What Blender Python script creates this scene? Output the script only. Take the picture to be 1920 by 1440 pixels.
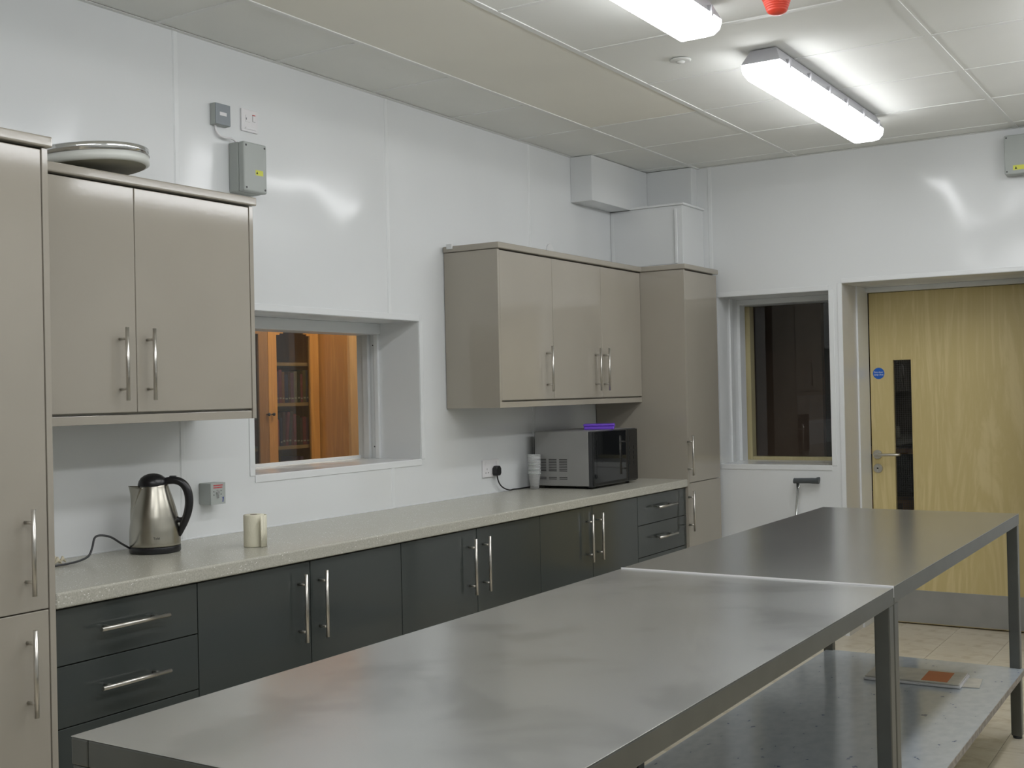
import bpy, math, random
from mathutils import Vector, Matrix
random.seed(7)
for o in list(bpy.data.objects):
    bpy.data.objects.remove(o, do_unlink=True)
SC = bpy.context.scene
COL = SC.collection
PI = math.pi

# ------------------------------------------------------------------ camera, world, exposure
yaw, pitch, roll, foc = .5612, .0073, -.0214, 2210.5
fw = Vector((-math.sin(yaw) * math.cos(pitch), math.cos(yaw) * math.cos(pitch), math.sin(pitch)))
rt = Vector((math.cos(yaw), math.sin(yaw), 0))
up = rt.cross(fw)
r2 = math.cos(roll) * rt + math.sin(roll) * up
u2 = -math.sin(roll) * rt + math.cos(roll) * up
cd = bpy.data.cameras.new('camera')
cam = bpy.data.objects.new('camera', cd)
COL.objects.link(cam)
cam.matrix_world = Matrix(((r2.x, u2.x, -fw.x, 3.263), (r2.y, u2.y, -fw.y, -2.020), (r2.z, u2.z, -fw.z, 1.417), (0, 0, 0, 1)))
cd.sensor_width = 36
cd.sensor_fit = 'HORIZONTAL'
cd.lens = 36 * foc / 1920
cd.clip_start = .05
SC.camera = cam
W = bpy.data.worlds.new('world')
SC.world = W
W.use_nodes = True
W.node_tree.nodes['Background'].inputs[0].default_value = (.02, .022, .025, 1)
W.node_tree.nodes['Background'].inputs[1].default_value = .3
SC.view_settings.view_transform = 'Standard'
SC.view_settings.look = 'None'
SC.view_settings.exposure = 0.0
SC.view_settings.gamma = 1
SC.view_settings.use_curve_mapping = False
LAMP = 12.0            # strength of the fluorescent diffusers
LIBRARY_FILL = 15.0  # strength of the unseen light added behind the hatch
CORRIDOR_LAMP = .25

# ------------------------------------------------------------------ materials
def nodes(name):
    m = bpy.data.materials.new(name)
    m.use_nodes = True
    return m, m.node_tree, m.node_tree.nodes['Principled BSDF']

def tex(t, kind, scale, loc=None, **kw):
    n = t.nodes.new('ShaderNodeTex' + kind)
    for k, v in kw.items():
        if k in n.inputs: n.inputs[k].default_value = v
        else: setattr(n, k, v)
    if 'Scale' in n.inputs: n.inputs['Scale'].default_value = 1.0
    c = t.nodes.new('ShaderNodeTexCoord')
    mp = t.nodes.new('ShaderNodeMapping')
    mp.inputs['Scale'].default_value = scale if isinstance(scale, tuple) else (scale,) * 3
    t.links.new(c.outputs['Object'], mp.inputs[0])
    t.links.new(mp.outputs[0], n.inputs['Vector'])
    return n

def ramp(t, src, stops):
    r = t.nodes.new('ShaderNodeValToRGB')
    r.color_ramp.interpolation = 'EASE'
    el = r.color_ramp.elements
    el[0].position, el[0].color = stops[0][0], (*stops[0][1], 1)
    el[1].position, el[1].color = stops[-1][0], (*stops[-1][1], 1)
    for p, c in stops[1:-1]:
        e = el.new(p); e.color = (*c, 1)
    t.links.new(src, r.inputs[0])
    return r.outputs[0]

def bump(t, b, src, strength, dist):
    n = t.nodes.new('ShaderNodeBump')
    n.inputs['Strength'].default_value = strength
    n.inputs['Distance'].default_value = dist
    t.links.new(src, n.inputs['Height'])
    t.links.new(n.outputs[0], b.inputs['Normal'])

def mat(name, col, rough=.5, metal=0., coat=0., var=.04, scale=6, bmp=0., bscale=40, bdist=.002, alpha=None, spec=None):
    m, t, b = nodes(name)
    n = tex(t, 'Noise', scale)
    lo = tuple(c * (1 - var) for c in col); hi = tuple(min(1, c * (1 + var)) for c in col)
    t.links.new(ramp(t, n.outputs[0], [(.3, lo), (.7, hi)]), b.inputs['Base Color'])
    b.inputs['Roughness'].default_value = rough
    b.inputs['Metallic'].default_value = metal
    b.inputs['Coat Weight'].default_value = coat
    b.inputs['Coat Roughness'].default_value = .06
    if spec is not None: b.inputs['Specular IOR Level'].default_value = spec
    if bmp:
        n2 = tex(t, 'Noise', bscale)
        bump(t, b, n2.outputs[0], bmp, bdist)
    return m

def emit(name, col, s):
    m, t, b = nodes(name)
    b.inputs['Base Color'].default_value = (.8, .8, .8, 1)
    b.inputs['Emission Color'].default_value = (*col, 1)
    b.inputs['Emission Strength'].default_value = s
    return m

def glass(name, tint=(1, 1, 1), refl=1.0, rough=.0, f0=.04):
    m = bpy.data.materials.new(name)
    m.use_nodes = True
    t = m.node_tree
    t.nodes.clear()
    o = t.nodes.new('ShaderNodeOutputMaterial')
    mx = t.nodes.new('ShaderNodeMixShader')
    tr = t.nodes.new('ShaderNodeBsdfTransparent')
    tr.inputs[0].default_value = (*tint, 1)
    gl = t.nodes.new('ShaderNodeBsdfGlossy')
    gl.inputs['Roughness'].default_value = rough
    gl.inputs[0].default_value = (refl, refl, refl, 1)
    fr = t.nodes.new('ShaderNodeLayerWeight')          # Schlick reflectance, the same on both faces of the pane
    fr.inputs[0].default_value = .5
    pw = t.nodes.new('ShaderNodeMath'); pw.operation = 'POWER'; pw.inputs[1].default_value = 5.0
    ma = t.nodes.new('ShaderNodeMath'); ma.operation = 'MULTIPLY_ADD'; ma.inputs[1].default_value = .96; ma.inputs[2].default_value = f0
    t.links.new(fr.outputs['Facing'], pw.inputs[0]); t.links.new(pw.outputs[0], ma.inputs[0])
    t.links.new(ma.outputs[0], mx.inputs[0])
    t.links.new(tr.outputs[0], mx.inputs[1])
    t.links.new(gl.outputs[0], mx.inputs[2])
    t.links.new(mx.outputs[0], o.inputs[0])
    return m

def wood(name, c1, c2, scale=(14, 14, .9), rough=.45, dist=2.5, coat=.2):
    m, t, b = nodes(name)
    n = tex(t, 'Noise', scale, Detail=6.0, Roughness=.6, Distortion=dist)
    w = tex(t, 'Noise', (scale[0] * 8, scale[1] * 8, scale[2] * 2), Detail=3.0)
    mx = t.nodes.new('ShaderNodeMath'); mx.operation = 'MULTIPLY_ADD'
    mx.inputs[1].default_value = .25
    t.links.new(w.outputs[0], mx.inputs[0]); t.links.new(n.outputs[0], mx.inputs[2])
    t.links.new(ramp(t, mx.outputs[0], [(.42, c1), (.6, c2), (.8, c1)]), b.inputs['Base Color'])
    b.inputs['Roughness'].default_value = rough
    b.inputs['Coat Weight'].default_value = coat
    return m

M = {}
# white plastic wall cladding: slightly wavy gloss sheet
m, t, b = nodes('white_cladding')
b.inputs['Base Color'].default_value = (.78, .80, .805, 1)
b.inputs['Roughness'].default_value = .17
b.inputs['Specular IOR Level'].default_value = .45
n = tex(t, 'Noise', 1.7, Detail=1.0)
bump(t, b, n.outputs[0], .8, .06)
M['clad'] = m
M['clad_trim'] = mat('white_trim', (.80, .82, .825), .3, var=.01)
M['core'] = mat('wall_core', (.6, .6, .58), .8)
M['tile_ceiling'] = mat('ceiling_tile', (.85, .86, .83), .9, var=.02, scale=2.0, bmp=.25, bscale=160, bdist=.001)
M['tile_plain'] = mat('plain_ceiling_board', (.87, .855, .78), .9, var=.02, scale=1.5)
M['tbar'] = mat('white_grid', (.82, .83, .81), .5, var=.01)
M['dark_gap'] = mat('dark_void', (.05, .05, .05), .9)

def gloss(name, col, rough=.085):
    m, t, b = nodes(name)
    n = tex(t, 'Noise', 3.0)
    t.links.new(ramp(t, n.outputs[0], [(.3, tuple(c * .98 for c in col)), (.7, tuple(c * 1.02 for c in col))]), b.inputs['Base Color'])
    b.inputs['Roughness'].default_value = rough
    b.inputs['Specular IOR Level'].default_value = .5
    n2 = tex(t, 'Noise', 90.0, Detail=2.0)
    bump(t, b, n2.outputs[0], .05, .001)
    return m
M['taupe'] = gloss('taupe_gloss', (.385, .355, .300))
M['taupe_matt'] = mat('taupe_carcass', (.37, .345, .29), .3, var=.02)
M['graphite'] = gloss('graphite_gloss', (.052, .060, .057), .12)
M['graphite_matt'] = mat('graphite_carcass', (.05, .055, .052), .4)
M['steel'] = mat('brushed_handle_steel', (.62, .60, .56), .28, metal=1, var=.03, scale=30)
M['chrome'] = mat('chrome', (.75, .76, .76), .12, metal=1, var=.01)

# speckled worktop
m, t, b = nodes('speckled_worktop')
v = tex(t, 'Voronoi', 95.0)
n = tex(t, 'Noise', 260.0, Detail=2.0)
n3 = tex(t, 'Noise', 14.0, Detail=2.0)
base = ramp(t, n.outputs[0], [(.35, (.43, .42, .36)), (.65, (.52, .51, .445))])
th = t.nodes.new('ShaderNodeMath'); th.operation = 'LESS_THAN'; th.inputs[1].default_value = .16
t.links.new(v.outputs['Distance'], th.inputs[0])
gt = t.nodes.new('ShaderNodeMath'); gt.operation = 'GREATER_THAN'; gt.inputs[1].default_value = .50
t.links.new(n3.outputs[0], gt.inputs[0])
mu = t.nodes.new('ShaderNodeMath'); mu.operation = 'MULTIPLY'
t.links.new(th.outputs[0], mu.inputs[0]); t.links.new(gt.outputs[0], mu.inputs[1])
mx = t.nodes.new('ShaderNodeMix'); mx.data_type = 'RGBA'
t.links.new(mu.outputs[0], mx.inputs['Factor']); t.links.new(base, mx.inputs['A'])
mx.inputs['B'].default_value = (.85, .85, .82, 1)
t.links.new(mx.outputs['Result'], b.inputs['Base Color'])
b.inputs['Roughness'].default_value = .26
M['worktop'] = m

# stainless table top with swirled wipe marks and stains
def steel_sheet(name, col, r0, r1, dark=.86):
    m, t, b = nodes(name)
    n = tex(t, 'Noise', 1.6, Detail=1.0)
    n2 = tex(t, 'Noise', 3.4, Detail=3.0, Distortion=.4)
    c = ramp(t, n2.outputs[0], [(.34, tuple(x * dark for x in col)), (.50, col), (.75, tuple(x * 1.05 for x in col))])
    t.links.new(c, b.inputs['Base Color'])
    mr = t.nodes.new('ShaderNodeMapRange')
    mr.inputs[3].default_value = r0; mr.inputs[4].default_value = r1
    t.links.new(n.outputs[0], mr.inputs[0])
    t.links.new(mr.outputs[0], b.inputs['Roughness'])
    b.inputs['Metallic'].default_value = .85
    n3 = tex(t, 'Noise', (8.0, 420.0, 8.0), Detail=2.0)
    bump(t, b, n3.outputs[0], .08, .0006)
    return m
M['table_steel'] = steel_sheet('stainless_table_sheet', (.58, .59, .58), .19, .29, .80)
M['table_steel_far'] = steel_sheet('reflection_darkened_sheet', (.42, .425, .41), .21, .25, .97)  # same steel, with the dark reflections of the far end put into its colour
M['table_leg'] = mat('stainless_leg', (.155, .158, .145), .33, metal=.85, var=.05, scale=10)

# pale blue speckled under-shelf
m, t, b = nodes('speckled_shelf')
v = tex(t, 'Noise', (34.0, 20.0, 40.0), Detail=2.0)
t.links.new(ramp(t, v.outputs[0], [(.27, (.20, .24, .34)), (.30, (.52, .57, .62)), (.7, (.58, .63, .67))]), b.inputs['Base Color'])
b.inputs['Roughness'].default_value = .12
M['shelf'] = m
M['shelf_edge'] = mat('chipboard_edge', (.36, .33, .29), .8, var=.2, scale=60)

# beige vinyl floor tile
m, t, b = nodes('floor_vinyl')
n = tex(t, 'Noise', (5.0, 9.0, 5.0), Detail=6.0, Roughness=.65, Distortion=1.0)
t.links.new(ramp(t, n.outputs[0], [(.32, (.50, .43, .31)), (.5, (.64, .58, .46)), (.68, (.72, .68, .57))]), b.inputs['Base Color'])
b.inputs['Roughness'].default_value = .35
M['floor'] = m
M['floor_gap'] = mat('floor_joint', (.10, .085, .06), .8)
M['door'] = wood('pale_ash_veneer', (.72, .60, .315), (.63, .515, .24), (5, 5, .55), .38, 3.2)
M['oak'] = wood('orange_beech', (.56, .285, .075), (.47, .225, .055), (9, 9, .8), .4)
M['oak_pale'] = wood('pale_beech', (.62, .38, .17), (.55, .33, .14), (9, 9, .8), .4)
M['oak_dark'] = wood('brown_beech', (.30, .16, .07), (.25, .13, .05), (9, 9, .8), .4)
M['frame_wood'] = wood('cream_frame_wood', (.62, .55, .30), (.56, .48, .25), (9, 9, .8), .5)
M['brown_wall'] = mat('brown_wall', (.24, .155, .10), .7)
M['dark_wall'] = mat('dark_wall', (.012, .011, .011), .9)
M['cream_wall'] = mat('cream_wall', (.55, .50, .42), .8)
M['glass'] = glass('window_glass', f0=.03)
M['glass_tint'] = glass('bookcase_glass', (.75, .78, .78))
M['wire'] = mat('wire', (.10, .10, .10), .5, metal=.6)
M['grey_pl'] = mat('grey_plastic', (.42, .45, .43), .45, var=.02)
M['grey_front'] = mat('grey_metal_front', (.26, .29, .31), .35, var=.02)
M['white_pl'] = mat('white_plastic', (.80, .79, .80), .3, var=.01)
M['black_pl'] = mat('black_plastic', (.012, .012, .014), .28, var=.1)
M['dark_pl'] = mat('dark_plastic', (.035, .037, .04), .35)
M['screw'] = mat('screw', (.08, .08, .08), .4, metal=.8)
M['yellow'] = mat('yellow_label', (.72, .74, .12), .6)
M['red'] = mat('red_print', (.55, .06, .07), .6)
M['blue_ink'] = mat('blue_print', (.02, .04, .25), .6)
M['ink'] = mat('black_print', (.03, .03, .03), .7)
M['red_lens'] = mat('red_lens', (.72, .06, .03), .35)
M['kettle'] = mat('kettle_steel', (.47, .45, .39), .27, metal=1, var=.05, scale=12, bmp=.05, bscale=200, bdist=.0005)
M['paper'] = mat('cream_paper', (.80, .77, .62), .9, var=.03, bmp=.5, bscale=180, bdist=.002)
M['tissue'] = mat('tissue', (.72, .66, .50), .9, bmp=.6, bscale=60, bdist=.003)
M['card'] = mat('card_tube', (.15, .12, .09), .9)
M['cup'] = glass('clear_cup_plastic', (.96, .965, .96), .9, .3, .10)
m, t, b = nodes('cloudy_cup_plastic')
b.inputs['Base Color'].default_value = (.86, .87, .86, 1); b.inputs['Roughness'].default_value = .2; b.inputs['Alpha'].default_value = .22
M['cup'] = m
M['cup_rim'] = mat('cup_rim', (.75, .77, .76), .25)
M['mw_side'] = mat('microwave_paint', (.33, .33, .32), .42, metal=.3, var=.03)
M['mw_black'] = gloss('microwave_black_glass', (.010, .011, .012), .03)
M['purple'] = mat('purple_plastic', (.17, .06, .62), .35, var=.05)
M['sign_blue'] = mat('sign_blue', (.01, .12, .55), .4)
M['white_ink'] = mat('white_print', (.85, .87, .9), .6)
M['kick'] = mat('kick_plate', (.42, .43, .43), .38, metal=.7, var=.05)
M['grip'] = mat('grey_rubber', (.075, .085, .09), .55)
M['enamel'] = mat('white_enamel', (.70, .72, .68), .35, var=.03)
M['tin_under'] = mat('tin_underside', (.30, .29, .22), .5, var=.08, scale=10)
M['orange_print'] = mat('orange_print', (.62, .18, .05), .5)
M['booklet'] = mat('booklet', (.62, .60, .54), .4, var=.1, scale=18)
M['housing'] = mat('lamp_housing', (.50, .50, .53), .5, var=.02)
M['diffuser'] = emit('lit_diffuser', (.97, .98, 1.0), LAMP)
M['lib_fill'] = emit('library_fill', (1.0, .86, .66), LIBRARY_FILL)
M['cor_lamp'] = emit('corridor_lamp', (1.0, .8, .6), CORRIDOR_LAMP)
M['clear_end'] = glass('clear_prismatic_end', (.92, .94, .95), 1, .2)
M['white_rubber'] = mat('white_disc', (.78, .79, .79), .4)

# ------------------------------------------------------------------ mesh helpers (world coordinates; build() makes them local)
def worldloc(o):
    v = Vector((0, 0, 0))
    while o is not None:
        v += o.location; o = o.parent
    return v

class MB:
    def __init__(s): s.v = []; s.f = []; s.sm = []
    def quad(s, pts, sm=False):
        i = len(s.v); s.v += [tuple(p) for p in pts]; s.f.append(tuple(range(i, i + len(pts)))); s.sm.append(sm); return s
    def box(s, x0, x1, y0, y1, z0, z1):
        i = len(s.v)
        s.v += [(x0, y0, z0), (x1, y0, z0), (x1, y1, z0), (x0, y1, z0), (x0, y0, z1), (x1, y0, z1), (x1, y1, z1), (x0, y1, z1)]
        for q in ((0, 3, 2, 1), (4, 5, 6, 7), (0, 1, 5, 4), (1, 2, 6, 5), (2, 3, 7, 6), (3, 0, 4, 7)):
            s.f.append(tuple(i + k for k in q)); s.sm.append(False)
        return s
    def tube(s, pts, r, seg=12, cap=True):
        pts = [Vector(p) for p in pts]; n = len(pts)
        rs = r if isinstance(r, (list, tuple)) else [r] * n
        base = len(s.v); prev = None
        for k, p in enumerate(pts):
            d = (pts[min(k + 1, n - 1)] - pts[max(k - 1, 0)]).normalized()
            if prev is None:
                a = Vector((0, 0, 1)) if abs(d.z) < .9 else Vector((1, 0, 0))
                e = d.cross(a).normalized()
            else:
                e = (prev - d * prev.dot(d)).normalized()
            prev = e; g = d.cross(e)
            for j in range(seg):
                a = 2 * PI * j / seg
                s.v.append(tuple(p + (e * math.cos(a) + g * math.sin(a)) * rs[k]))
        for k in range(n - 1):
            for j in range(seg):
                a = base + k * seg + j; b_ = base + k * seg + (j + 1) % seg
                s.f.append((a, b_, b_ + seg, a + seg)); s.sm.append(True)
        if cap:
            s.f.append(tuple(base + j for j in range(seg))[::-1]); s.sm.append(False)
            s.f.append(tuple(base + (n - 1) * seg + j for j in range(seg))); s.sm.append(False)
        return s
    def lathe(s, prof, c=(0, 0, 0), seg=40, axis='z', cap0=True, cap1=True):
        base = len(s.v); n = len(prof)
        for r, h in prof:
            for j in range(seg):
                a = 2 * PI * j / seg
                p = (r * math.cos(a), r * math.sin(a), h)
                if axis == 'y': p = (p[0], h, p[1])
                if axis == 'x': p = (h, p[0], p[1])
                s.v.append((p[0] + c[0], p[1] + c[1], p[2] + c[2]))
        for k in range(n - 1):
            for j in range(seg):
                a = base + k * seg + j; b_ = base + k * seg + (j + 1) % seg
                s.f.append((a, b_, b_ + seg, a + seg)); s.sm.append(True)
        if cap0: s.f.append(tuple(base + j for j in range(seg))[::-1]); s.sm.append(False)
        if cap1: s.f.append(tuple(base + (n - 1) * seg + j for j in range(seg))); s.sm.append(False)
        return s
    def prism(s, poly, axis, a, b_):
        """poly is 2-D; axis the extrusion axis: x -> (y,z), y -> (x,z), z -> (x,y)"""
        def P(p, t):
            if axis == 'x': return (t, p[0], p[1])
            if axis == 'y': return (p[0], t, p[1])
            return (p[0], p[1], t)
        i = len(s.v); n = len(poly)
        s.v += [P(p, a) for p in poly] + [P(p, b_) for p in poly]
        s.f.append(tuple(i + k for k in range(n))); s.sm.append(False)
        s.f.append(tuple(i + n + k for k in range(n))[::-1]); s.sm.append(False)
        for k in range(n):
            s.f.append((i + k, i + n + k, i + n + (k + 1) % n, i + (k + 1) % n)); s.sm.append(False)
        return s
    def build(s, name, material, parent=None, bevel=0, local=False, fix=True, kind=None, label=None, weld=False):
        me = bpy.data.meshes.new(name)
        off = Vector((0, 0, 0)) if (local or parent is None) else worldloc(parent)
        me.from_pydata([(v[0] - off.x, v[1] - off.y, v[2] - off.z) for v in s.v], [], s.f)
        me.update()
        if fix:
            import bmesh
            bm = bmesh.new(); bm.from_mesh(me)
            if weld: bmesh.ops.remove_doubles(bm, verts=bm.verts, dist=1e-5)
            bmesh.ops.recalc_face_normals(bm, faces=bm.faces)
            bm.to_mesh(me); bm.free()
        me.polygons.foreach_set('use_smooth', s.sm if len(s.sm) == len(me.polygons) else [True] * len(me.polygons))
        me.materials.append(material)
        o = bpy.data.objects.new(name, me)
        COL.objects.link(o)
        if parent is not None: o.parent = parent
        if bevel:
            bv = o.modifiers.new('bevel', 'BEVEL'); bv.width = bevel; bv.segments = 3 if bevel > .004 else 2
            bv.limit_method = 'ANGLE'; bv.angle_limit = math.radians(40)
        if kind: o['kind'] = kind
        if label: o['label'] = label
        return o

def box(x0, x1, y0, y1, z0, z1): return MB().box(x0, x1, y0, y1, z0, z1)

def thing(name, label, cat, loc, group=None, rz=0):
    o = bpy.data.objects.new(name, None)
    COL.objects.link(o); o.location = loc; o.rotation_euler = (0, 0, rz)
    o.empty_display_size = .1
    o['label'] = label; o['category'] = cat
    if group: o['group'] = group
    return o

def struct(name, loc=(0, 0, 0), label=None):
    o = bpy.data.objects.new(name, None); COL.objects.link(o); o.location = loc; o.empty_display_size = .1
    o['kind'] = 'structure'
    if label: o['label'] = label
    return o

def tag(o, label, cat, group=None):
    o['label'] = label; o['category'] = cat
    if group: o['group'] = group
    return o

def share(proto, name, parent, loc):
    c = proto.copy(); c.name = name; COL.objects.link(c); c.parent = parent; c.location = loc
    return c

def text_mesh(body, size):
    cu = bpy.data.curves.new('t', 'FONT'); cu.body = body; cu.size = size; cu.align_x = 'CENTER'; cu.align_y = 'CENTER'
    cu.extrude = .0002; cu.resolution_u = 3
    ob = bpy.data.objects.new('t', cu); COL.objects.link(ob)
    dg = bpy.context.evaluated_depsgraph_get()
    me = bpy.data.meshes.new_from_object(ob.evaluated_get(dg))
    bpy.data.objects.remove(ob, do_unlink=True); bpy.data.curves.remove(cu)
    return me

def text_on(body, size, face, pos, material, parent, name='lettering'):
    me = text_mesh(body, size)
    off = worldloc(parent)
    for v in me.vertices:
        a, b_, c = v.co
        if face == '+x': p = (pos[0] + c, pos[1] + a, pos[2] + b_)
        elif face == '-y': p = (pos[0] + a, pos[1] - c, pos[2] + b_)
        else: p = (pos[0] + a, pos[1] + b_, pos[2] + c)
        v.co = Vector(p) - off
    me.materials.clear(); me.materials.append(material)
    o = bpy.data.objects.new(name, me); COL.objects.link(o); o.parent = parent
    return o

# ------------------------------------------------------------------ room shell
ZC = 2.746; YF = 4.631; XR = 4.6; YB = -3.6
TL, TF = .37, .50                      # thickness of left and far wall

def clad_wall(name, axis, joints, lo, hi, holes, core_t, sign):
    """wall with cladding panels. axis 'x': wall plane x=0 running along y; 'y': plane y=YF running along x.
    holes: list of (a0,a1,z0,z1)"""
    w = struct(name)
    def put(mb, a0, a1, z0, z1, t0, t1):
        if axis == 'x': mb.box(t0, t1, a0, a1, z0, z1)
        else: mb.box(a0, a1, t0, t1, z0, z1)
    def pieces(mb, a0, a1, z0, z1, t0, t1):
        cuts = sorted({a0, a1} | {h for H in holes for h in H[:2] if a0 < h < a1})
        for p, q in zip(cuts, cuts[1:]):
            mid = (p + q) / 2
            hs = sorted([(H[2], H[3]) for H in holes if H[0] < mid < H[1]])
            z = z0
            for h0, h1 in hs:
                if h0 > z + 1e-4: put(mb, p, q, z, h0, t0, t1)
                z = h1
            if z < z1 - 1e-4: put(mb, p, q, z, z1, t0, t1)
    base = 0 if axis == 'x' else YF
    c = MB(); pieces(c, lo, hi, 0, ZC + .1, base + sign * .004, base + sign * core_t)
    c.build('wall_core', M['core'], w)
    edges = [lo] + [j for j in joints if lo < j < hi] + [hi]
    for a, b_ in zip(edges, edges[1:]):
        p = MB(); pieces(p, a + .0015, b_ - .0015, 0, ZC + .01, base, base + sign * .004)
        p.build('cladding_panel', M['clad'], w)
    for j in edges[1:-1]:
        st = MB(); st_z = [(0., ZC)]
        for H in holes:
            if H[0] - .02 < j < H[1] + .02:
                st_z = [(0., H[2] - .027), (H[3] + .027, ZC)]
        for z0, z1 in st_z:
            put(st, j - .009, j + .009, z0, z1, base - sign * .0028, base + sign * .001)
            put(st, j - .0125, j + .0125, z0, z1, base - sign * .0012, base + sign * .001)
        st.build('joint_strip', M['clad_trim'], w, bevel=.001)
    return w

HATCH = (1.296, 2.370, 1.118, 1.757)
FWIN = (.551, 1.225, .962, 1.962)
DOOR = (1.300, 2.275, 0.0, 1.998)
clad_wall('wall_left', 'x', [-2.725, -1.505, -.285, .935, 2.155, 3.382], YB, YF + TF, [HATCH], TL, -1)
clad_wall('wall_far', 'y', [.517, 2.94, 4.1], 0, XR, [FWIN, DOOR], TF, 1)
w = struct('wall_right'); box(XR, XR + .1, YB, YF, 0, ZC + .1).build('wall_core', M['clad'], w)
w = struct('wall_back'); box(-.0, XR, YB - .1, YB, 0, ZC + .1).build('wall_core', M['clad'], w)

# floor: slab plus vinyl tiles
fl = struct('floor')
box(-3.2, XR, YB, 9.0, -.08, -.004).build('slab', M['floor_gap'], fl)
ts = .305
proto = box(.0008, ts - .0008, .0008, ts - .0008, -.004, 0).build('floor_tile', M['floor'], fl, local=True)
proto.location = (1.49, 4.34 - ts, 0)
first = True
rest = MB()
for i in range(-5, 12):
    for j in range(-27, 2):
        x, y = 1.49 + i * ts, 4.34 + j * ts
        if x < -.05 or x > XR - .01: continue
        if i == 0 and j == -1: continue
        if y > 1.2 and x > .5:
            if y + ts > YF and not (1.15 < x < 2.3): 
                rest.box(x + .0008, min(x + ts, XR) - .0008, y + .0008, YF, -.004, 0); continue
            t_ = share(proto, 'floor_tile', fl, (x, y, 0))
        else:
            rest.box(max(x, 0) + .0008, min(x + ts, XR) - .0008, max(y, YB) + .0008, y + ts - .0008, -.004, 0)
for i in range(-1, 4):                     # door recess
    x = 1.49 + i * ts
    for j in (1,):
        share(proto, 'floor_tile', fl, (x, 4.34 + ts * 2, 0))
rest.build('floor_tile_field', M['floor'], fl, kind='stuff')

# ceiling: grid and tiles
ce = struct('ceiling')
box(-.0, XR, YB, YF, ZC + .03, ZC + .1).build('slab', M['dark_gap'], ce)
cx = [0, .44, 1.05, 2.24, 3.43, XR]
ys = [.84 + .605 * k for k in range(-7, 7)]
ys = [YB] + [y for y in ys if YB + .05 < y < YF - .05] + [YF]
cache = {}
for c in range(5):
    x0, x1 = cx[c], cx[c + 1]
    rows = list(zip(ys, ys[1:]))
    if c == 1:
        rows = [(YB, 3.26)] + [r for r in rows if r[0] > 3.2]
    for y0, y1 in rows:
        key = (c, round(y1 - y0, 3))
        tilt = random.uniform(-.0012, .0012)
        if key not in cache:
            cache[key] = box(.006, x1 - x0 - .006, .006, y1 - y0 - .006, 0, .012).build(
                'ceiling_tile', M['tile_plain'] if (c == 1 and y1 - y0 > 2) else M['tile_ceiling'], ce, local=True)
            cache[key].location = (x0, y0, ZC + .003)
            if c == 1 and y1 - y0 > 2: cache[key]['label'] = 'long plain cream ceiling board'
        else:
            o = share(cache[key], 'ceiling_tile', ce, (x0, y0, ZC + .003)); o.rotation_euler = (0, tilt, 0)
        if y1 < YF - .01 and not (c == 1 and y1 < 3.2):
            box(x0 + .01, x1 - .01, y1 - .011, y1 + .011, ZC, ZC + .012).build('cross_tee', M['tbar'], ce)
for x in cx[1:-1]:
    box(x - .012, x + .012, YB, YF, ZC - .0008, ZC + .013).build('main_tee', M['tbar'], ce)
for q in ((0, .02, YB, YF), (0, XR, YF - .02, YF), (XR - .02, XR, YB, YF), (0, XR, YB, YB + .02)):
    box(*q, ZC - .001, ZC + .001).build('edge_angle', M['tbar'], ce)

# boxing in the far left corner
tr = struct('trim_1', (0, 3.84, 2.49), 'white square pipe boxing below the ceiling in the corner')
box(0, .140, 3.84, YF, 2.49, ZC).build('casing', M['clad'], tr, bevel=.003)
tr = struct('trim_2', (0, 4.55, 2.5), 'white boxed pipe casing above the corner cupboard boxing')
box(.14, .435, 4.55, YF, 2.5, ZC).build('casing', M['clad'], tr, bevel=.003)
tr = struct('trim_3', (0, 4.32, 2.12), 'white boxing standing on top of the far tall cabinet')
box(0, .470, 4.325, YF, 2.119, 2.490).build('casing', M['clad'], tr, bevel=.002)
box(.004, .030, 4.3215, 4.325, 2.14, 2.485).build('edge_strip', M['clad_trim'], tr, bevel=.001)
box(.030, .438, 4.3215, 4.325, 2.150, 2.478).build('front_panel', M['clad'], tr, bevel=.001)
box(.424, .440, 4.312, 4.3215, 2.150, 2.470).build('edge_strip', M['clad_trim'], tr, bevel=.002)
box(0, .482, 4.312, YF, 2.490, 2.503).build('cap', M['clad_trim'], tr, bevel=.002)

# serving hatch window in the left wall
y0, y1, z0, z1 = HATCH
wn = struct('window_1', (0, y0, z0), 'sliding serving hatch between the white wall panels')
def ring(mb, face, a0, a1, b0, b1, wd, t0, t1, sides='lrtb'):
    """mitre-less frame of boxes"""
    def P(p0, p1, q0, q1):
        if face == 'x': mb.box(t0, t1, p0, p1, q0, q1)
        else: mb.box(p0, p1, t0, t1, q0, q1)
    if 'l' in sides: P(a0 - wd, a0, b0 - (wd if 'b' in sides else 0), b1 + (wd if 't' in sides else 0))
    if 'r' in sides: P(a1, a1 + wd, b0 - (wd if 'b' in sides else 0), b1 + (wd if 't' in sides else 0))
    if 't' in sides: P(a0, a1, b1, b1 + wd)
    if 'b' in sides: P(a0, a1, b0 - wd, b0)
    return mb
for nm, sd in (('left', 'l'), ('right', 'r'), ('top', 't'), ('bottom', 'b')):
    ring(MB(), 'x', y0, y1, z0, z1, .027, -.001, .0035, sd).build('surround_strip', M['clad_trim'], wn, bevel=.001)
box(-TL, -.001, y0, y1, z0 - .004, z0 + .002).build('window_sill', M['clad'], wn)
box(-TL, -.001, y0, y1, z1 - .002, z1 + .004).build('head_lining', M['clad'], wn)
box(-TL, -.001, y0 - .004, y0 + .002, z0, z1).build('side_lining', M['clad'], wn)
box(-TL, -.001, y1 - .002, y1 + .004, z0, z1).build('side_lining', M['clad'], wn)
box(-TL, -.225, y0 + .002, y1 - .002, z1 - .052, z1 - .002).build('head_frame', M['clad_trim'], wn, bevel=.002)
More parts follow.
